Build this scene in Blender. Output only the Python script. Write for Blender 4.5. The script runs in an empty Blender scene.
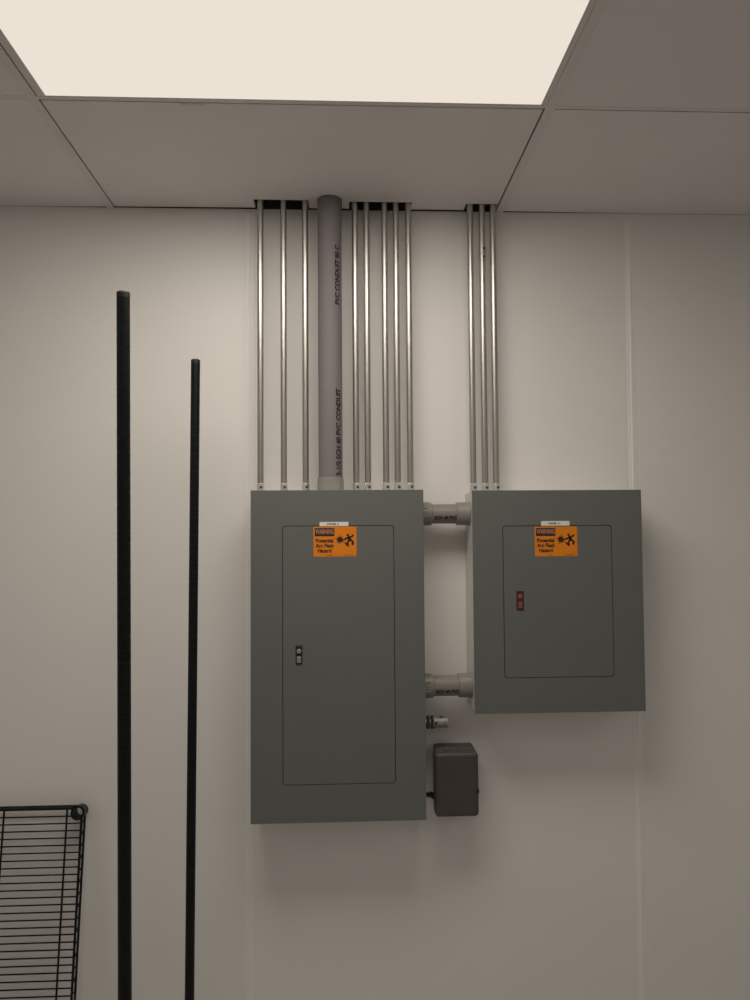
import bpy, bmesh, math, random
from mathutils import Vector, Matrix

random.seed(4)
S = 0.0254                      # everything below is written in inches
ZC = 67.64                      # camera height above the floor
CEIL = 108.0
C = bpy.context.scene.collection
PI = math.pi

# ------------------------------------------------------------------ materials
def mat(name, col, rough=0.5, metal=0.0, spec=0.5, bump=0.0, bscale=60.0, var=0.0, vscale=8.0, stretch=None, coat=0.0):
    m = bpy.data.materials.new(name); m.use_nodes = True
    nt = m.node_tree; n = nt.nodes; l = nt.links
    b = n['Principled BSDF']
    b.inputs['Base Color'].default_value = (*col, 1)
    b.inputs['Roughness'].default_value = rough
    b.inputs['Metallic'].default_value = metal
    b.inputs['Specular IOR Level'].default_value = spec
    b.inputs['Coat Weight'].default_value = coat
    tc = n.new('ShaderNodeTexCoord'); mp = n.new('ShaderNodeMapping')
    l.new(tc.outputs['Object'], mp.inputs['Vector'])
    if stretch: mp.inputs['Scale'].default_value = stretch
    if var > 0:
        no = n.new('ShaderNodeTexNoise'); no.inputs['Scale'].default_value = vscale; no.inputs['Detail'].default_value = 4
        l.new(mp.outputs['Vector'], no.inputs['Vector'])
        r = n.new('ShaderNodeValToRGB')
        r.color_ramp.elements[0].position = 0.3; r.color_ramp.elements[1].position = 0.7
        r.color_ramp.elements[0].color = (*[c * (1 - var) for c in col], 1)
        r.color_ramp.elements[1].color = (*[min(1, c * (1 + var)) for c in col], 1)
        l.new(no.outputs['Fac'], r.inputs['Fac']); l.new(r.outputs['Color'], b.inputs['Base Color'])
    if bump > 0:
        nb = n.new('ShaderNodeTexNoise'); nb.inputs['Scale'].default_value = bscale; nb.inputs['Detail'].default_value = 3
        l.new(mp.outputs['Vector'], nb.inputs['Vector'])
        bu = n.new('ShaderNodeBump'); bu.inputs['Strength'].default_value = bump; bu.inputs['Distance'].default_value = 0.002
        l.new(nb.outputs['Fac'], bu.inputs['Height']); l.new(bu.outputs['Normal'], b.inputs['Normal'])
    return m

def emit(name, col, strength):
    m = bpy.data.materials.new(name); m.use_nodes = True
    nt = m.node_tree; nt.nodes.clear()
    e = nt.nodes.new('ShaderNodeEmission'); o = nt.nodes.new('ShaderNodeOutputMaterial')
    e.inputs['Color'].default_value = (*col, 1); e.inputs['Strength'].default_value = strength
    nt.links.new(e.outputs[0], o.inputs[0])
    return m

M = dict(
    wall=mat('white_wall_panel', (.80, .785, .76), .42, spec=.35, bump=.05, bscale=18, var=.012, vscale=3),
    trim=mat('white_vinyl_trim', (.84, .825, .80), .38, spec=.4, var=.01),
    nipple=mat('grey_brown_pvc', (.235, .21, .19), .45, spec=.4, var=.03, vscale=14),
    nfit=mat('grey_pvc_adapter', (.235, .225, .21), .4, spec=.5, var=.03, vscale=14),
    tile=mat('vinyl_ceiling_tile', (.83, .79, .785), .6, spec=.3, bump=.12, bscale=140, var=.015, vscale=5),
    tee=mat('painted_grid_steel', (.76, .74, .72), .45, spec=.4, var=.01),
    plenum=mat('painted_plenum_shade', (.03, .03, .03), .9, var=.1),  # shade of the void above the ceiling, put into a near-black colour
    floor=mat('floor_vinyl', (.46, .45, .44), .5, var=.08, vscale=6, bump=.05),
    panel=mat('grey_enamel', (.140, .147, .140), .48, spec=.4, bump=.05, bscale=250, var=.02, vscale=10),
    box=mat('galvanised_box', (.66, .655, .62), .45, metal=.15, spec=.5, var=.05, vscale=30),
    gap=mat('painted_gap_shade', (.012, .012, .011), .8, var=.05),
    emt=mat('zinc_steel_tube', (.53, .515, .485), .35, metal=1.0, var=.06, vscale=25, stretch=(1, 1, .15)),
    zinc=mat('bright_zinc_casting', (.86, .86, .85), .26, metal=.88, var=.06, vscale=60),
    castgrey=mat('grey_zinc_casting', (.33, .32, .30), .5, metal=.5, var=.12, vscale=80),
    darkzinc=mat('dull_zinc', (.06, .058, .053), .5, metal=.5, var=.2, vscale=90),
    pvc=mat('grey_pvc', (.215, .198, .204), .58, spec=.25, var=.02, vscale=14),
    fitting=mat('grey_pvc_fitting', (.27, .262, .25), .36, spec=.5, var=.02, vscale=14),
    ink=mat('black_ink', (.013, .012, .011), .6, var=.05),
    orange=mat('orange_vinyl', (.79, .235, .008), .42, spec=.4, var=.02, vscale=40),
    banner=mat('dark_maroon_ink', (.035, .009, .006), .5, var=.05),
    pale=mat('pale_ink', (.46, .24, .15), .5, var=.04),
    strip=mat('white_label_tape', (.80, .77, .71), .4, var=.02, vscale=40),
    black=mat('black_epoxy_coat', (.0042, .0062, .0068), .40, spec=.25, var=.15, vscale=40),
    blackmatte=mat('black_rubber', (.012, .012, .012), .6, var=.1),
    capm=mat('dull_black_plastic', (.009, .009, .007), .5, var=.1),
    jbox=mat('charcoal_plastic', (.066, .058, .056), .42, spec=.45, bump=.08, bscale=300, var=.04, vscale=20),
    lockdark=mat('black_latch_plastic', (.015, .015, .014), .4, var=.1),
    lockred=mat('red_latch_plastic', (.085, .02, .02), .4, var=.1, vscale=60),
    lockredpale=mat('worn_pink_latch', (.22, .085, .085), .4, var=.1, vscale=60),
    wire=mat('yellow_green_wire', (.10, .085, .02), .5, var=.1),
    frame=mat('light_frame_white', (.74, .71, .66), .4, var=.01),
    lens=emit('light_diffuser', (1.0, .90, .785), .84),
)

# ------------------------------------------------------------------ mesh helpers
def P(x, y, z): return Vector((x * S, y * S, z * S))

def add_box(bm, x0, x1, y0, y1, z0, z1, bev=0.0, seg=2, mi=0):
    r = bmesh.ops.create_cube(bm, size=1.0)
    for v in r['verts']:
        v.co = P(x0 if v.co.x < 0 else x1, y0 if v.co.y < 0 else y1, z0 if v.co.z < 0 else z1)
    fs = set(f for v in r['verts'] for f in v.link_faces)
    for f in fs: f.material_index = mi
    if bev > 0:
        es = list(set(e for v in r['verts'] for e in v.link_edges))
        rr = bmesh.ops.bevel(bm, geom=es, offset=bev * S, segments=seg, profile=.5, affect='EDGES')
        for f in rr['faces']: f.material_index = mi

def frame_of(a, b):
    d = (b - a).normalized()
    up = Vector((0, 0, 1)) if abs(d.z) < .9 else Vector((0, 1, 0))
    u = d.cross(up).normalized(); v = d.cross(u).normalized()
    return d, u, v

def add_lathe(bm, a, b, prof, seg=24, mi=0, capped=True, phase=0.0):
    """prof: list of (t along a->b in inches, radius in inches)"""
    a = P(*a); b = P(*b); d, u, v = frame_of(a, b)
    rings = []
    for t, r in prof:
        c = a + d * t * S
        rings.append([bm.verts.new(c + (u * math.cos(phase + 2 * PI * k / seg) + v * math.sin(phase + 2 * PI * k / seg)) * r * S) for k in range(seg)])
    for r0, r1 in zip(rings, rings[1:]):
        for k in range(seg):
            f = bm.faces.new((r0[k], r0[(k + 1) % seg], r1[(k + 1) % seg], r1[k])); f.material_index = mi; f.smooth = seg > 10
    for i in range(1, len(prof) - 1):
        d0 = Vector((prof[i][0] - prof[i - 1][0], prof[i][1] - prof[i - 1][1])); d1 = Vector((prof[i + 1][0] - prof[i][0], prof[i + 1][1] - prof[i][1]))
        if d0.length > 0 and d1.length > 0 and d0.angle(d1) > .3:
            for k in range(seg):
                e = bm.edges.get((rings[i][k], rings[i][(k + 1) % seg]))
                if e: e.smooth = False
    if capped:
        f = bm.faces.new(list(reversed(rings[0]))); f.material_index = mi
        f = bm.faces.new(rings[-1]); f.material_index = mi
    return rings

def add_tube(bm, a, b, r, seg=20, mi=0):
    L = (Vector(b) - Vector(a)).length
    add_lathe(bm, a, b, [(0, r), (L, r)], seg, mi)

def add_ring(bm, a, b, ro0, ro1, ri0, ri1, seg=28, mi=0):
    """hollow tapered sleeve"""
    L = (Vector(b) - Vector(a)).length
    A, B = P(*a), P(*b); d, u, v = frame_of(A, B)
    R = []
    for t, r in ((0, ri0), (0, ro0), (L, ro1), (L, ri1)):
        R.append([bm.verts.new(A + d * t * S + (u * math.cos(2 * PI * k / seg) + v * math.sin(2 * PI * k / seg)) * r * S) for k in range(seg)])
    for i in range(4):
        r0, r1 = R[i], R[(i + 1) % 4]
        for k in range(seg):
            f = bm.faces.new((r0[k], r0[(k + 1) % seg], r1[(k + 1) % seg], r1[k])); f.smooth = i % 2 == 1; f.material_index = mi

def add_path(bm, pts, r, seg=8, mi=0):
    """round wire through points (inches)"""
    pts = [P(*p) for p in pts]
    rings = []
    for i, p in enumerate(pts):
        d = ((pts[min(i + 1, len(pts) - 1)] - pts[max(i - 1, 0)])).normalized()
        up = Vector((0, 1, 0)) if abs(d.y) < .8 else Vector((1, 0, 0))
        u = d.cross(up).normalized(); v = d.cross(u)
        rings.append([bm.verts.new(p + (u * math.cos(2 * PI * k / seg) + v * math.sin(2 * PI * k / seg)) * r * S) for k in range(seg)])
    for r0, r1 in zip(rings, rings[1:]):
        for k in range(seg):
            f = bm.faces.new((r0[k], r0[(k + 1) % seg], r1[(k + 1) % seg], r1[k])); f.smooth = True; f.material_index = mi
    bm.faces.new(list(reversed(rings[0]))).material_index = mi; bm.faces.new(rings[-1]).material_index = mi

def add_prism(bm, pts, axis, lo, hi, mi=0):
    """pts: 2-D outline; axis 'z' -> (x,y), axis 'y' -> (x,z); extruded lo..hi"""
    def q(p, t): return P(p[0], p[1], t) if axis == 'z' else P(p[0], t, p[1])
    A = [bm.verts.new(q(p, lo)) for p in pts]; B = [bm.verts.new(q(p, hi)) for p in pts]
    n = len(pts)
    fs = [bm.faces.new(A), bm.faces.new(list(reversed(B)))]
    for i in range(n): fs.append(bm.faces.new((A[i], B[i], B[(i + 1) % n], A[(i + 1) % n])))
    for f in fs: f.material_index = mi

def rrect(x0, x1, z0, z1, r, seg=5):
    o = []
    for cx, cz, a0 in ((x1 - r, z1 - r, 0), (x0 + r, z1 - r, 90), (x0 + r, z0 + r, 180), (x1 - r, z0 + r, 270)):
        for k in range(seg + 1):
            a = math.radians(a0 + 90 * k / seg); o.append((cx + r * math.cos(a), cz + r * math.sin(a)))
    return o

def obj(name, bm, mats, parent=None, smooth=False):
    """one mesh object; its vertices are given in world inches, its origin is its own base"""
    bmesh.ops.recalc_face_normals(bm, faces=bm.faces)
    for e in bm.edges:                       # flat caps meet round sides in a crisp edge
        if len(e.link_faces) == 2 and e.link_faces[0].smooth != e.link_faces[1].smooth: e.smooth = False
    me = bpy.data.meshes.new(name); bm.to_mesh(me); bm.free()
    for m in (mats if isinstance(mats, (list, tuple)) else [mats]): me.materials.append(M[m])
    if smooth:
        for p_ in me.polygons: p_.use_smooth = True
    o = bpy.data.objects.new(name, me); C.objects.link(o)
    if parent is not None:
        pw = world_loc(parent)
        me.transform(Matrix.Translation(-pw)); o.parent = parent; o.location = (0, 0, 0)
    else:
        vs = [v.co for v in me.vertices]
        c = Vector(((min(v.x for v in vs) + max(v.x for v in vs)) / 2, (min(v.y for v in vs) + max(v.y for v in vs)) / 2, min(v.z for v in vs)))
        me.transform(Matrix.Translation(-c)); o.location = c
    return o

def world_loc(o):
    w = Vector(o.location)
    while o.parent: o = o.parent; w = w + o.location
    return w

def thing(name, label, cat, loc, group=None):
    o = bpy.data.objects.new(name, None); C.objects.link(o); o.empty_display_size = .05
    o.location = P(*loc); o['label'] = label; o['category'] = cat
    if group: o['group'] = group
    return o

def struct(name, bm, mats, parent=None, label=None):
    o = obj(name, bm, mats, parent)
    if parent is None: o['kind'] = 'structure'
    return o

def text_bm(s, size, width=None, bold=0.0, shear=0.0):
    """flat lettering as a bmesh in inches: x right, y up, centred on the origin"""
    cu = bpy.data.curves.new('lettering', 'FONT'); cu.body = s; cu.size = size; cu.offset = bold; cu.shear = shear
    cu.align_x = 'CENTER'; cu.align_y = 'CENTER'; cu.resolution_u = 3
    o = bpy.data.objects.new('lettering', cu); C.objects.link(o)
    dg = bpy.context.evaluated_depsgraph_get(); dg.update()
    me = bpy.data.meshes.new_from_object(o.evaluated_get(dg))
    bm = bmesh.new(); bm.from_mesh(me)
    bpy.data.objects.remove(o); bpy.data.curves.remove(cu); bpy.data.meshes.remove(me)
    xs = [v.co.x for v in bm.verts]; ys = [v.co.y for v in bm.verts]
    cx, cy = (min(xs) + max(xs)) / 2, (min(ys) + max(ys)) / 2
    k = width / (max(xs) - min(xs)) if width else 1
    for v in bm.verts: v.co.x = (v.co.x - cx) * k; v.co.y -= cy
    for f in bm.faces: f.material_index = 0
    return bm

def put_text(dst, s, size, x, z, y, width=None, bold=0.0, mi=0):
    t = text_bm(s, size, width, bold)
    mp = {}
    for v in t.verts: mp[v] = dst.verts.new(P(x + v.co.x, y, z + v.co.y))
    for f in t.faces:
        try: dst.faces.new([mp[v] for v in f.verts]).material_index = mi
        except ValueError: pass
    t.free()

# ------------------------------------------------------------------ the room
XL, XR, YB = -118.0, 128.0, -232.0
bm = bmesh.new(); add_box(bm, XL, XR, 0, 4, 0, CEIL - .02); wall_back = struct('wall_back', bm, 'wall')
bm = bmesh.new(); add_box(bm, XL, XR, .02, 4, CEIL - .02, CEIL + 14); struct('upper_board', bm, 'plenum', wall_back)  # board coloured near-black so the slit along the ceiling looks shaded
bm = bmesh.new(); add_box(bm, XL - 4, XL, YB, 4, 0, CEIL + 14); struct('wall_left', bm, 'wall')
bm = bmesh.new(); add_box(bm, XR, XR + 4, YB, 4, 0, CEIL + 14); struct('wall_right', bm, 'wall')
bm = bmesh.new(); add_box(bm, XL, XR, YB - 4, YB, 0, CEIL + 14); struct('wall_front', bm, 'wall')
bm = bmesh.new(); add_box(bm, XL - 4, XR + 4, YB - 4, 4, -4, 0); struct('floor', bm, 'floor')

# seams between the wall panels: low divider bars with a raised bead
def divider(n, x, x2):
    b = bmesh.new()
    for z0, z1, xa in ((0.0, CEIL - .45, x),):
        sl = (x2 - x)
        vs = [(-.55, 0), (-.5, -.035), (-.2, -.05), (-.13, -.11), (.13, -.11), (.2, -.05), (.5, -.035), (.55, 0)]
        A = [b.verts.new(P(x2 + p[0], p[1], 0)) for p in vs]; B = [b.verts.new(P(x + p[0], p[1], CEIL - .45)) for p in vs]
        for i in range(len(vs)):
            j = (i + 1) % len(vs); b.faces.new((A[i], A[j], B[j], B[i]))
        b.faces.new(A); b.faces.new(list(reversed(B)))
    struct('trim_%d' % n, b, 'trim')
divider(1, -11.28, -11.28)
divider(2, 36.72, 36.35)
divider(3, 84.6, 84.6)
divider(4, -59.1, -59.1)
bm = bmesh.new(); add_box(bm, XL, XR, -.045, 0, CEIL - .42, CEIL - .02); struct('trim_5', bm, 'trim')

# ceiling: slab above painted as dark shade, steel grid and lay-in panels
ceil_bm = bmesh.new(); add_box(ceil_bm, XL - 4, XR + 4, YB - 4, 4, CEIL + 10, CEIL + 14)
ceiling = struct('ceiling', ceil_bm, 'plenum')
tees_x = [-28.87 - 48, -28.87, 19.65, 19.65 + 48.5, 19.65 + 97]     # left edges, 0.92 wide
tees_x = [-77.4, -28.87, 19.65, 68.2, 116.7]
rows = [-23.18, -47.75, -72.2, -96.7, -121.1, -145.6, -170.0, -194.5, -219.0]     # far edges of the cross tees
g = bmesh.new()
for x in tees_x: add_box(g, x, x + .92, YB, -.02, CEIL - .02, CEIL + 1.4)
for y in rows:
    xs = [XL] + [v for t in tees_x for v in (t, t + .92)] + [XR]
    for i in range(0, len(xs), 2):
        if xs[i + 1] > xs[i]: add_box(g, xs[i], xs[i + 1], y - .45 if y == rows[0] else y - .92, y, CEIL - .015, CEIL + 1.4)
grid = obj('ceiling_grid', g, 'tee', ceiling)
cols = []
ex = [XL] + [v for t in tees_x for v in (t, t + .92)] + [XR]
for i in range(0, len(ex), 2): cols.append((ex[i], ex[i + 1]))
TT = .6
lights = {(2, 1), (2, 5), (0, 3), (4, 3), (4, 7), (0, 7)}
ybnd = [(-.02, rows[0])] + [(rows[i] - (.45 if i == 0 else .92), rows[i + 1]) for i in range(len(rows) - 1)] + [(rows[-1] - .92, YB)]
for ci, (x0, x1) in enumerate(cols):
    for ri, (yf, yn) in enumerate(ybnd):
        if (ci, ri) in lights: continue
        b = bmesh.new()
        if ri == 0 and ci == 2:                      # the panel cut around the conduits
            xl, xr, yb = x0 + .19, x1 - .21, -.44
            hole = [(-1.31 + 1.50 * math.cos(a), -2.75 + 1.50 * math.sin(a)) for a in [math.radians(v) for v in range(180, 361, 12)]]
            pts = [(xl, yn + .2), (xr, yn + .2), (xr, yb), (19.40, yb), (19.40, -2.28), (15.50, -2.22), (15.50, yb), (8.78, yb), (8.78, -2.42), (1.10, -2.46), (1.10, yb)]
            pts += [(hole[-1][0], yb)] + list(reversed(hole)) + [(hole[0][0], yb)]
            pts += [(-3.86, yb), (-3.86, -2.66), (-10.52, -2.70), (-10.52, yb), (xl, -.30)]
            add_prism(b, pts, 'z', CEIL, CEIL + TT)
        elif ri == 0 and ci == 1:
            add_prism(b, [(x0 + .05, yn + .15), (x1 - .01, yn + .08), (x1 - .01, -.20), (x1 - 7, -.06), (x0 + .05, -.04)], 'z', CEIL, CEIL + TT)
        elif ri == 0 and ci == 3:
            add_prism(b, [(x0 + .02, yn + .2), (x1 - .05, yn + .2), (x1 - .05, -.04), (x0 + 14, -.08), (x0 + 6, -.22), (x0 + .02, -.26)], 'z', CEIL, CEIL + TT)
        else:
            gx = .10
            add_box(b, x0 + (.02 if ci >= 3 else gx), x1 - (.01 if ci <= 1 else gx), yn + .10, yf - .03, CEIL, CEIL + TT)
        obj('ceiling_panel', b, 'tile', ceiling)

b = bmesh.new()                       # torn scrap of facing at the panel edge beside the light
add_prism(b, [(-14.9, -22.95), (-14.2, -22.75), (-13.6, -22.92), (-12.7, -22.70), (-13.1, -22.55), (-13.7, -22.62), (-14.4, -22.45), (-15.2, -22.62)], 'z', CEIL - .05, CEIL + .01)
obj('torn_facing', b, 'frame', ceiling)
# flat panel lights laid in the grid; all but one added, unseen, as fill
def troffer(x0, x1, yn, yf, label, seen):
    t = thing('ceiling_light', label, 'ceiling light', ((x0 + x1) / 2, (yn + yf) / 2, CEIL), 'flat panel lights in the ceiling')
    b = bmesh.new(); lx0, lx1, ly0, ly1 = x0 + .90, x1 - .58, yn + .45, yf - .10
    fx0, fx1, fy0, fy1 = x0 + .13, x1 - .03, yn + .1, yf - .02
    for a in ((fx0, lx0, fy0, fy1), (lx1, fx1, fy0, fy1), (lx0, lx1, fy0, ly0), (lx0, lx1, ly1, fy1)):
        add_box(b, a[0], a[1], a[2], a[3], CEIL + .01, CEIL + 1.6)
    obj('frame', b, 'frame', t)
    b = bmesh.new(); add_box(b, lx0, lx1, ly0, ly1, CEIL + .04, CEIL + .2); obj('diffuser', b, 'lens', t)
    b = bmesh.new(); add_box(b, x0 + .2, x1 - .2, yn + .2, yf - .2, CEIL + 1.6, CEIL + 2.2, .1); obj('housing', b, 'frame', t)
    return t
def lamp(x, y, w, h, power, spread):
    L = bpy.data.lights.new('panel_lamp', 'AREA'); L.shape = 'RECTANGLE'; L.size = w * S; L.size_y = h * S
    L.energy = power; L.color = (1.0, .92, .815) if power > 6 else (1.0, .93, .86); L.spread = math.radians(spread)
    o = bpy.data.objects.new('panel_lamp', L); C.objects.link(o); o.location = P(x, y, CEIL - .25)
    return o
LIGHTP, FILLP = 15.0, 3.7  # FILLP drives the added out-of-view lights that brighten the wall
for ci, ri in sorted(lights):
    x0, x1 = cols[ci]; yf, yn = ybnd[ri]
    if x1 - x0 < 40: 
        if ci == 0: x0 = x1 - 40
    main = (ci, ri) == (2, 1)
    troffer(x0, x1, yn, yf, 'glowing white flat panel light in the ceiling in front of the grey cabinets' if main else 'added unseen fill panel light in the ceiling further back in the room', main)
    lamp((x0 + x1) / 2, (yn + yf) / 2, x1 - x0 - 1.5, yf - yn - 1.0, LIGHTP if main else FILLP, 180 if main else 165)

# ------------------------------------------------------------------ the two grey electrical cabinets
def star(cx, cz, ro, ri, n, ph=0.0):
    return [(cx + (ro if k % 2 == 0 else ri) * math.cos(ph + PI * k / n), cz + (ro if k % 2 == 0 else ri) * math.sin(ph + PI * k / n)) for k in range(2 * n)]

FACE = -5.75
def sticker(par, x0, x1, z0, z1, tilt=0.0):
    b = bmesh.new(); add_prism(b, rrect(x0, x1, z0, z1, .10), 'y', FACE - .030, FACE - .012)
    st = obj('warning_sticker', b, 'orange', par); st['label'] = 'orange warning sticker'
    w = x1 - x0; y = FACE - .038
    xm = x0 + w * .50
    b = bmesh.new(); add_box(b, x0 + .15, xm - .06, FACE - .036, FACE - .029, z1 - 1.10, z1 - .15); bn = obj('banner', b, 'banner', st); bn['label'] = 'dark banner'
    b = bmesh.new(); cxm = (x0 + .15 + xm - .06) / 2
    put_text(b, 'WARNING', .78, cxm, z1 - .56, y - .002, width=xm - x0 - .38, bold=.02); obj('lettering', b, 'pale', st)
    b = bmesh.new()
    put_text(b, 'Potential', .60, cxm, z1 - 1.60, y, width=(xm - x0) * .82, bold=.025)
    put_text(b, 'Arc Flash', .60, cxm, z1 - 2.18, y, width=(xm - x0) * .84, bold=.025)
    put_text(b, 'Hazard', .60, cxm, z1 - 2.76, y, width=(xm - x0) * .64, bold=.025)
    obj('lettering', b, 'ink', st)
    # burst and the falling figure
    b = bmesh.new(); c = (x0 + w * .615, z1 - 1.50)
    pts = []
    for k in range(18):
        a = 2 * PI * k / 18 + .1; r = (.66 if k % 4 == 0 else .52) if k % 2 == 0 else .27
        pts.append((c[0] + r * math.cos(a), c[1] + r * math.sin(a)))
    add_prism(b, pts, 'y', y, y + .006)
    add_prism(b, [(c[0] + .3, c[1] + .06), (c[0] + .62, c[1] + .10), (c[0] + .55, c[1] + .0), (c[0] + .84, c[1] - .02), (c[0] + .3, c[1] - .08)], 'y', y, y + .006)
    f0 = x0 + w * .80; zz = z1 - 1.42
    def limb(pts, r):
        for (ax, az), (bx, bz) in zip(pts, pts[1:]):
            r = r * 1.3; L = math.hypot(bx - ax, bz - az); nx, nz = -(bz - az) / L * r, (bx - ax) / L * r
            add_prism(b, [(ax + nx, az + nz), (bx + nx * .8, bz + nz * .8), (bx - nx * .8, bz - nz * .8), (ax - nx, az - nz)], 'y', y, y + .006)
    add_prism(b, [(f0 - .02 + .15 * math.cos(2 * PI * k / 14), zz + .44 + .15 * math.sin(2 * PI * k / 14)) for k in range(14)], 'y', y, y + .006)
    limb([(f0 + .06, zz + .28), (f0 + .26, zz - .22)], .17)
    limb([(f0 + .05, zz + .20), (f0 - .22, zz - .02), (f0 - .40, zz + .06)], .075)
    limb([(f0 + .12, zz + .18), (f0 + .48, zz + .26), (f0 + .62, zz + .48)], .075)
    limb([(f0 + .22, zz - .12), (f0 - .08, zz - .44), (f0 + .02, zz - .86)], .09)
    limb([(f0 + .30, zz - .14), (f0 + .58, zz - .30), (f0 + .52, zz - .72)], .09)
    limb([(f0 - .30, zz - .40), (f0 - .22, zz - .70)], .06)
    obj('symbol', b, 'ink', st)
    for k, (xa, xb) in enumerate(((x0 + 1.55, x0 + 2.2), (x0 + 3.45, x1 - .3))):
        b = bmesh.new(); n = max(4, int((xb - xa) / .13))
        for i in range(n): add_box(b, xa + (xb - xa) * i / n, xa + (xb - xa) * (i + .62) / n, y, y + .005, z0 + .12, z0 + .20)
        obj('fine_print', b, 'banner', st)
    return st

def tape(par, x0, x1, z0, z1, word):
    b = bmesh.new(); add_box(b, x0, x1, FACE - .055, FACE - .036, z0, z1, .008, 1)
    t = obj('name_tape', b, 'strip', par); t['label'] = 'white name tape'
    b = bmesh.new(); put_text(b, word, .27, (x0 + x1) / 2 - .1, (z0 + z1) / 2, FACE - .058, width=1.35, bold=.012); obj('lettering', b, 'ink', t)

def cabinet(label, x0, x1, z0, z1, door, stk, tp, word, latch, red):
    t = thing('electrical_cabinet', label, 'electrical cabinet', ((x0 + x1) / 2, 0, z0), 'grey electrical cabinets on the wall')
    # the galvanised body, open at the front behind the cover
    b = bmesh.new(); add_box(b, x0 + .10, x1 - .10, FACE + .16, .012, z0 + .10, z1 - .10, .05, 2); bd = obj('body', b, 'box', t); bd['label'] = 'pale galvanised body'
    dx0, dx1, dz0, dz1 = door
    # cover: a sheet with a turned-back lip and an opening for the door
    b = bmesh.new(); g_ = .08
    outer = [(x0, z0), (x1, z0), (x1, z1), (x0, z1)]
    inner = rrect(dx0 - g_, dx1 + g_, dz0 - g_, dz1 + g_, .42)
    def ringface(y, flip):
        o = [b.verts.new(P(p[0], y, p[1])) for p in outer]; i = [b.verts.new(P(p[0], y, p[1])) for p in inner]
        n = len(inner) // 4
        # corner order of rrect: top right, top left, bottom left, bottom right
        corner = [o[2], o[3], o[0], o[1]]
        for q in range(4):
            for k in range(n - 1): b.faces.new((corner[q], i[q * n + k], i[q * n + k + 1]))
            b.faces.new((corner[q], i[q * n + n - 1], i[((q + 1) * n) % len(inner)], corner[(q + 1) % 4]))
        return o, i
    o1, i1 = ringface(FACE, False); o2, i2 = ringface(FACE + .14, True)
    for k in range(4): b.faces.new((o1[k], o1[(k + 1) % 4], o2[(k + 1) % 4], o2[k]))
    for k in range(len(i1)): b.faces.new((i1[k], i1[(k + 1) % len(i1)], i2[(k + 1) % len(i1)], i2[k]))
    obj('cover', b, 'panel', t)
    b = bmesh.new(); add_box(b, dx0 - .3, dx1 + .3, FACE + .11, FACE + .155, dz0 - .3, dz1 + .3); obj('door_gap_shade', b, 'gap', t)  # near-black sheet behind the door, painted as the shade in its gap
    b = bmesh.new(); add_prism(b, rrect(dx0, dx1, dz0, dz1, .38), 'y', FACE - .012, FACE + .09)
    dr = obj('door', b, 'panel', t)
    # latch: recessed plate, lock cylinder and slide
    lx, lz = latch; b = bmesh.new()
    a_, c_ = (2, 3) if red else (0, 1)
    add_box(b, lx - .42, lx + .42, FACE - .03, FACE - .008, lz - 1.12, lz + 1.12, .05, 2, 0)
    add_box(b, lx - .36, lx + .36, FACE - .07, FACE - .028, lz - 1.05, lz + 1.05, .03, 1, 1)
    lt = obj('latch', b, ['lockred' if red else 'panel', 'lockred' if red else 'lockdark'], dr); lt['label'] = 'red latch' if red else 'black and chrome latch'
    b = bmesh.new()
    mm = ['lockredpale' if red else 'castgrey']
    add_lathe(b, (lx, FACE - .06, lz + .45), (lx, FACE - .16, lz + .45), [(0, .27), (.06, .27), (.1, .22)], 18)
    add_box(b, lx - .05, lx + .05, FACE - .17, FACE - .155, lz + .27, lz + .62)
    add_box(b, lx - .24, lx + .24, FACE - .14, FACE - .06, lz - .86, lz - .12, .05, 2)
    add_box(b, lx - .20, lx + .20, FACE - .17, FACE - .13, lz - .34, lz - .26, .01, 1)
    obj('latch_slide', b, mm, t)
    # cover screws
    for sx, sz in ((x0 + .7, z1 - .6), (x1 - .7, z1 - .6), (x0 + .7, z0 + .6), (x1 - .7, z0 + .6)):
        pass
    sticker(t, *stk); tape(t, *tp, word)
    return t

zt = ZC + 4.90; zt2 = ZC + 4.78
cabinet('taller grey steel electrical cabinet with long door, left of the two', -10.46, 9.46, ZC - 32.82, zt,
        (-6.78, 5.95, ZC - 28.52, ZC + .74), (-3.28, 1.68, ZC - 2.76, ZC + .68), (-2.57, .76, ZC + .74, ZC + 1.22), 'PANEL L', (-4.97, ZC - 13.97), False)
cabinet('shorter grey steel electrical cabinet with red door latch, right of the two', 15.17, 35.18, ZC - 20.98, zt2,
        (18.75, 31.5, ZC - 16.88, ZC + .58), (22.45, 27.47, ZC - 2.95, ZC + .52), (23.23, 26.59, ZC + .62, ZC + 1.16), 'PANEL L1', (20.62, ZC - 8.05), True)

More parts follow.
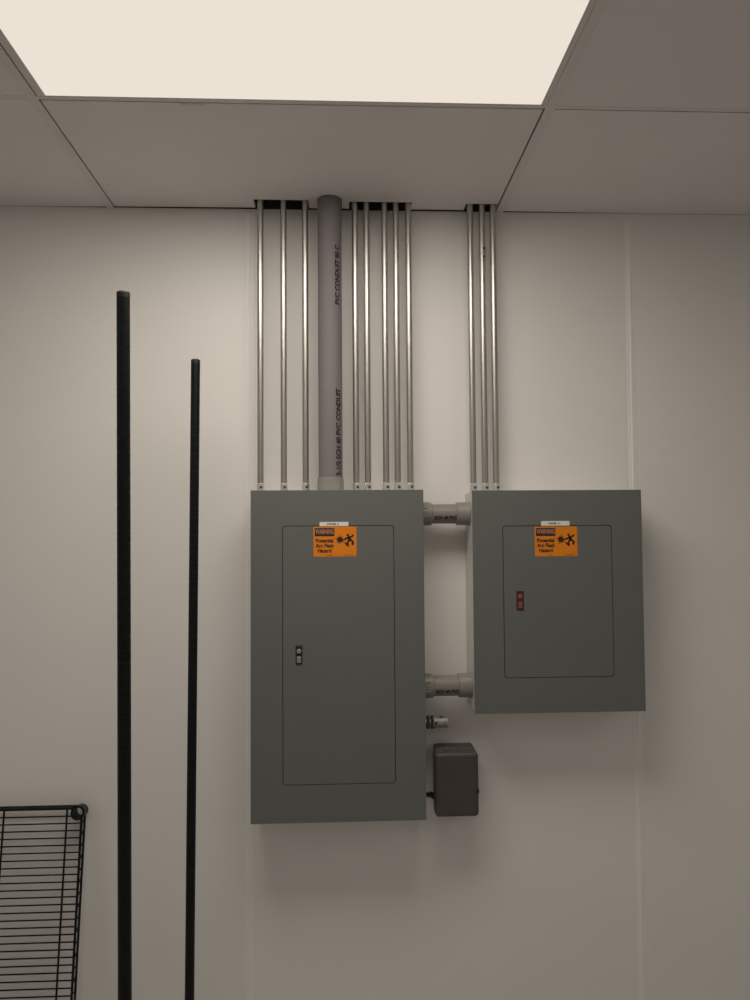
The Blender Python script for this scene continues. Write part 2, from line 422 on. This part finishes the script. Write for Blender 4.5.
# ------------------------------------------------------------------ thin steel conduits up into the ceiling
CTOP = CEIL + 9.0
def conduit(x, y, zb, label, coupler=None):
    t = thing('steel_conduit', label, 'conduit', (x, y, zb), 'thin steel conduits above the cabinets')
    b = bmesh.new(); add_tube(b, (x, y, zb + .5), (x, y, CTOP), .385, 24); obj('tube', b, 'emt', t)
    b = bmesh.new()
    add_lathe(b, (x, y, zb), (x, y, zb + 1.1), [(0, .52), (.16, .52), (.17, .46), (.95, .46), (1.0, .43), (1.06, .39)], 24)
    cn = obj('connector', b, 'zinc', t); cn['label'] = 'bright zinc connector'
    b = bmesh.new()
    add_lathe(b, (x + .12, y - .36, zb + .55), (x + .16, y - .60, zb + .55), [(0, .15), (.17, .15), (.2, .12)], 12)
    add_box(b, x + .04, x + .30, y - .585, y - .565, zb + .53, zb + .57)
    obj('set_screw', b, 'darkzinc', cn)
    if coupler:
        b = bmesh.new()
        add_lathe(b, (x, y, coupler), (x, y, coupler + 1.9), [(0, .37), (.03, .44), (.85, .44), (.88, .40), (.98, .40), (1.01, .44), (1.85, .44), (1.9, .37)], 24)
        cp = obj('coupling', b, 'emt', t)
        b = bmesh.new()
        for dz in (.45, 1.45): add_lathe(b, (x + .1, y - .38, coupler + dz), (x + .14, y - .60, coupler + dz), [(0, .12), (.14, .12), (.17, .09)], 12)
        obj('set_screw', b, 'darkzinc', cp)
    return t
names_left = ['leftmost thin steel conduit above the taller cabinet, at its left corner',
              'thin steel conduit, second from left above the taller cabinet',
              'thin steel conduit, third from left, just left of the thick grey pipe']
for x, lb in zip((-9.72, -6.93, -4.31), names_left): conduit(x, -2.20, zt, lb)
names_mid = ['thin steel conduit immediately right of the thick grey pipe',
             'thin steel conduit, second to the right of the thick grey pipe',
             'thin steel conduit in the middle of the five right of the thick grey pipe',
             'thin steel conduit, second from the right above the taller cabinet',
             'rightmost thin steel conduit above the taller cabinet']
for x, lb in zip((1.78, 3.19, 5.40, 6.81, 8.34), names_mid): conduit(x, -1.95, zt, lb)
names_r = ['leftmost of the three thin steel conduits above the shorter cabinet',
           'middle thin steel conduit above the shorter cabinet, with a coupling near the ceiling',
           'rightmost of the three thin steel conduits above the shorter cabinet']
for i, (x, lb) in enumerate(zip((16.03, 17.48, 18.84), names_r)): conduit(x, -1.85, zt2, lb, CEIL - 7.0 if i == 1 else None)

# ------------------------------------------------------------------ the thick grey plastic pipe
def wrap_text(dst, s, size, cx, cy, r, ang, zmid, length):
    t = text_bm(s, size, length, .04)
    bmesh.ops.triangulate(t, faces=t.faces); bmesh.ops.subdivide_edges(t, edges=t.edges, cuts=3, use_grid_fill=True); bmesh.ops.triangulate(t, faces=t.faces)
    mp = {}
    for v in t.verts:
        a = ang - v.co.y / r           # letter height wraps around the pipe, text runs upward
        mp[v] = dst.verts.new(P(cx + (r + .014) * math.sin(a), cy - (r + .014) * math.cos(a), zmid + v.co.x))
    for f in t.faces:
        try: dst.faces.new([mp[v] for v in f.verts])
        except ValueError: pass
    t.free()
px_, py_, pr = -1.31, -2.75, 1.43
t = thing('plastic_pipe', 'thick grey plastic pipe rising from the taller cabinet into the ceiling', 'pipe', (px_, py_, zt))
b = bmesh.new(); add_tube(b, (px_, py_, zt + .6), (px_, py_, CTOP), pr, 40); obj('pipe', b, 'pvc', t)
b = bmesh.new(); add_lathe(b, (px_, py_, zt), (px_, py_, zt + 1.7), [(0, 1.62), (.12, 1.62), (.14, 1.58), (1.52, 1.58), (1.58, 1.54), (1.6, 1.44)], 40)
for k in range(10):
    a = 2 * PI * k / 10
    add_box(b, px_ + 1.58 * math.sin(a) - .05, px_ + 1.58 * math.sin(a) + .05, py_ - 1.58 * math.cos(a) - .05, py_ - 1.58 * math.cos(a) + .05, zt + .14, zt + 1.05, .02, 1)
obj('adapter', b, 'fitting', t)
b = bmesh.new()
wrap_text(b, 'PVC CONDUIT 90 C', .95, px_, py_, pr, math.radians(41), ZC + 30.8, 7.2)
lt = obj('lettering', b, 'ink', t); lt['label'] = 'black printed lettering near the ceiling'
b = bmesh.new()
wrap_text(b, '2-1/2 SCH 40 PVC CONDUIT', .95, px_, py_, pr, math.radians(43), ZC + 11.9, 10.4)
lt = obj('lettering', b, 'ink', t); lt['label'] = 'black printed lettering above the cabinet'

# ------------------------------------------------------------------ the two short pipes between the cabinets
def cross_pipe(zc, r, label, word, wx):
    t = thing('pipe_nipple', label, 'pipe', (12.3, -3, zc - r), 'short grey pipes joining the two cabinets')
    b = bmesh.new(); add_tube(b, (10.2, -3, zc), (14.2, -3, zc), r, 36); obj('pipe', b, 'nipple', t)
    b = bmesh.new()
    add_lathe(b, (9.46, -3, zc), (10.85, -3, zc), [(0, r + .17), (.95, r + .22), (1.2, r + .2), (1.26, r + .02)], 36)
    for k in range(8):
        a = 2 * PI * k / 8 + .3; rr = r + .21
        add_box(b, 9.46, 10.3, -3 + rr * math.cos(a) - .07, -3 + rr * math.cos(a) + .07, zc + rr * math.sin(a) - .07, zc + rr * math.sin(a) + .07, .03, 1)
    obj('adapter', b, 'nfit', t)
    b = bmesh.new()
    add_lathe(b, (15.25, -3, zc), (13.6, -3, zc), [(0, r + .24), (1.5, r + .2), (1.56, r + .16), (1.6, r + .02)], 36)
    add_lathe(b, (15.25, -3, zc), (14.9, -3, zc), [(0, r + .30), (.2, r + .30), (.22, r + .22)], 12)
    obj('adapter', b, 'nfit', t)
    b = bmesh.new(); tb = text_bm(word, .62, 2.7, .03)
    bmesh.ops.triangulate(tb, faces=tb.faces); bmesh.ops.subdivide_edges(tb, edges=tb.edges, cuts=3, use_grid_fill=True); bmesh.ops.triangulate(tb, faces=tb.faces)
    mp = {}
    for v in tb.verts:
        a = math.radians(-24) + v.co.y / r
        mp[v] = b.verts.new(P(wx + v.co.x, -3 - (r + .014) * math.cos(a), zc + (r + .014) * math.sin(a)))
    for f in tb.faces:
        try: b.faces.new([mp[v] for v in f.verts])
        except ValueError: pass
    tb.free(); obj('lettering', b, 'ink', t)
cross_pipe(ZC + 2.14, 1.17, 'upper short grey plastic pipe joining the two cabinets', 'SCH 40 PVC', 12.3)
cross_pipe(ZC - 18.22, 1.20, 'lower short grey plastic pipe joining the two cabinets', 'SCH 40 PVC', 12.3)

# ------------------------------------------------------------------ small fitting on the side of the taller cabinet
zc = ZC - 22.62; yc = -2.5
t = thing('conduit_connector', 'small metal conduit fitting sticking out of the taller cabinet, under the lower short pipe', 'fitting', (9.4, yc, zc - .8))
b = bmesh.new()
add_lathe(b, (9.36, yc, zc), (9.75, yc, zc), [(0, .82), (.12, .82), (.14, .7), (.3, .7)], 8, phase=.39); obj('lock_nut', b, 'darkzinc', t)
b = bmesh.new()
add_lathe(b, (9.62, yc, zc), (12.42, yc, zc), [(0, .50), (1.1, .50), (1.12, .70), (1.45, .70), (1.5, .60), (2.5, .60), (2.55, .66), (2.8, .66)], 28); obj('body', b, 'castgrey', t)
b = bmesh.new()
for xx in (9.92, 10.42): add_lathe(b, (xx, yc, zc), (xx + .36, yc, zc), [(0, .70), (.05, .80), (.30, .80), (.36, .70)], 6, phase=.5)
obj('gland_nut', b, 'darkzinc', t)
b = bmesh.new(); add_lathe(b, (11.0, yc - .5, zc + .02), (11.0, yc - .78, zc + .02), [(0, .19), (.2, .19), (.26, .14)], 12)
add_lathe(b, (11.7, yc - .05, zc + .5), (11.7, yc - .05, zc + .72), [(0, .17), (.14, .17), (.2, .12)], 12); obj('set_screw', b, 'darkzinc', t)

# ------------------------------------------------------------------ charcoal plastic box
jx0, jx1, jz0, jz1 = 11.02, 15.74, ZC - 33.05, ZC - 25.75
t = thing('junction_box', 'small charcoal plastic box on the wall, right of the taller cabinet', 'box', ((jx0 + jx1) / 2, 0, jz0))
b = bmesh.new(); add_box(b, jx0, jx1, -2.35, .012, jz0, jz1, .28, 3); obj('base', b, 'jbox', t)
b = bmesh.new(); add_box(b, jx0 - .36, jx1 + .03, -4.55, -2.3, jz0 - .03, jz1 + .03, .46, 5); ld = obj('lid', b, 'jbox', t)
b = bmesh.new(); add_box(b, jx1 - .12, jx1 + .10, -4.25, -3.0, jz0 + 2.55, jz0 + 3.1, .05, 2); add_box(b, jx1 - .30, jx1 - .08, -4.60, -4.2, jz0 + 2.5, jz0 + 3.15, .05, 2); obj('clip', b, 'lockdark', ld)
b = bmesh.new(); add_lathe(b, (jx0 + .45, -3.6, jz1 + .02), (jx0 + .45, -3.6, jz1 + .06), [(0, .12), (.03, .12), (.05, .09)], 14); obj('screw', b, 'zinc', ld)
b = bmesh.new()
add_lathe(b, (jx0 + .1, -1.7, jz0 + 1.45), (jx0 - .75, -1.7, jz0 + 1.75), [(0, .42), (.4, .42), (.42, .34), (.9, .34)], 16); obj('cable_gland', b, 'lockdark', t)
b = bmesh.new()
add_path(b, [(jx0 - .55, -1.7, jz0 + 1.70), (jx0 - .9, -1.9, jz0 + 1.85), (9.50, -2.2, jz0 + 2.05)], .17, 10, 0)
add_path(b, [(jx0 - .50, -1.85, jz0 + 1.45), (jx0 - .9, -2.1, jz0 + 1.62), (9.50, -2.4, jz0 + 1.78)], .13, 10, 1)
obj('wires', b, ['blackmatte', 'wire'], t)

# ------------------------------------------------------------------ two black grooved posts
def post(xt, xb, y, ztop, label, idx):
    t = thing('shelf_post', label, 'post', (xb, y, 0), 'black metal posts standing on the floor')
    def ax(z): return xb + (xt - xb) * z / ztop
    H = ztop
    prof = [(0, .5)]
    z = 2.0
    b = bmesh.new()
    pr_ = [(0.0, .50)]
    k = 1
    while True:
        zz = H - k * 1.0 - .45
        if zz < 3: break
        k += 1
    grooves = [H - .45 - i for i in range(1, k)]
    for gz in sorted(grooves):
        pr_ += [(gz - 1.25 - .035, .50), (gz - 1.25 - .025, .478), (gz - 1.25 + .025, .478), (gz - 1.25 + .035, .50)]
    pr_ += [(H - 1.25 - .45, .50)]
    add_lathe(b, (ax(1.25), y, 1.25), (ax(H - .45), y, H - .45), pr_, 20)
    obj('tube', b, 'black', t)
    b = bmesh.new(); add_lathe(b, (ax(H - .5), y, H - .5), (ax(H), y, H), [(0, .505), (.38, .505), (.46, .47), (.5, .40)], 20); obj('cap', b, 'capm', t)
    b = bmesh.new(); add_lathe(b, (xb, y, 0), (ax(1.4), y, 1.4), [(0, .62), (.35, .62), (.45, .3), (.9, .3), (.95, .52), (1.38, .52)], 16); obj('levelling_foot', b, 'blackmatte', t)
    return t
post(-16.80, -15.98, -34.3, ZC + 18.72, 'nearer and thicker-looking black metal post, left of the two', 0)
post(-16.09, -16.62, -9.3, ZC + 19.25, 'thinner-looking black metal post closer to the wall, right of the two', 1)

# ------------------------------------------------------------------ black wire shelf stood on end against the wall
t_sh = thing('wire_shelf', 'black wire shelf stood on end, leaning against the wall at lower left', 'wire shelf', (-39.5, -4.7, 0))
ZT = ZC - 31.98                       # height of the end rod
K = .142                       # lean
def YM(z): return -(1.80 + (ZT - z) * K)          # plane of the mat
nrm = Vector((0, -1, -K)).normalized()             # towards the room
def SP(x, z, off=0.0):                # off: behind the mat, towards the wall
    return (x, YM(z) + off, z - off * K)
SX0, SX1 = -48.2, -30.52
ZB = .14
b = bmesh.new(); z = ZT - .86
while z > 1.0:
    add_tube(b, SP(SX0, z), SP(SX1, z), .085, 8); z -= .785
obj('mat_wires', b, 'black', t_sh)
for xr in (-32.28, -39.5, -46.75):
    b = bmesh.new(); add_tube(b, SP(xr, ZT, .17), SP(xr, ZB, .17), .115, 12); obj('support_rod', b, 'black', t_sh)
def side_truss(xe):
    b = bmesh.new()
    add_tube(b, SP(xe, ZT - .7), SP(xe, 1.1), .15, 12); add_tube(b, SP(xe, ZT - .7, 1.12), SP(xe, 1.1, 1.12), .14, 12)
    pts = []; z = ZT - .9; n = 0
    L = ZT - 2.1; N = 26
    for i in range(N * 6 + 1):
        zz = ZT - .9 - L * i / (N * 6); o = .56 - .50 * math.cos(PI * i / 6)
        pts.append(SP(xe, zz, o))
    add_path(b, pts, .07, 8)
    obj('edge_truss', b, 'black', t_sh)
def end_truss(ze):
    b = bmesh.new()
    add_tube(b, SP(SX0 + .5, ze), SP(SX1 - .75, ze), .17, 12); add_tube(b, SP(SX0 + .5, ze, 1.12), SP(SX1 - .75, ze, 1.12), .16, 12)
    pts = []; L = SX1 - SX0 - 1.6; N = 12
    for i in range(N * 6 + 1):
        pts.append(SP(SX0 + .8 + L * i / (N * 6), ze, .56 - .50 * math.cos(PI * i / 6)))
    add_path(b, pts, .07, 8)
    obj('end_truss', b, 'black', t_sh)
side_truss(SX1); side_truss(SX0); end_truss(ZT); end_truss(ZB + .05)
for cx in (SX1 - .42, SX0 + .42):
    for cz in (ZT - .45, .95):
        b = bmesh.new(); yb = YM(cz)
        add_ring(b, (cx, yb - .22, cz), (cx, yb + 1.30, cz - 1.5 * K), .82, .74, .56, .52, 28)
        obj('collar', b, 'black', t_sh, False)

# ------------------------------------------------------------------ camera
R_ = Vector((0.9990012488799656, -0.04412368493445771, -0.007043093359710882))
U_ = Vector((0.0051304882450353695, -0.04331069676002595, 0.9990484781213216))
F_ = Vector((0.04438674156362965, 0.99808681184252, 0.04304106410624353))
cam = bpy.data.cameras.new('camera'); co = bpy.data.objects.new('camera', cam); C.objects.link(co)
mw = Matrix.Identity(4)
for i in range(3):
    mw[i][0] = R_[i]; mw[i][1] = U_[i]; mw[i][2] = -F_[i]
mw.translation = P(0, -92.254, ZC)
co.matrix_world = mw
cam.sensor_fit = 'VERTICAL'; cam.sensor_height = 24.0; cam.lens = 24.0 * 748.63 / 1000.0
cam.clip_start = .05; cam.clip_end = 50
bpy.context.scene.camera = co

# ------------------------------------------------------------------ world and colour
w = bpy.data.worlds.new('world'); bpy.context.scene.world = w; w.use_nodes = True
w.node_tree.nodes['Background'].inputs['Color'].default_value = (.8, .75, .68, 1)
w.node_tree.nodes['Background'].inputs['Strength'].default_value = 0.02
vs = bpy.context.scene.view_settings
vs.view_transform = 'Standard'; vs.look = 'None'; vs.gamma = 1.0; vs.exposure = 0.0; vs.use_curve_mapping = False
bpy.context.scene.display_settings.display_device = 'sRGB'
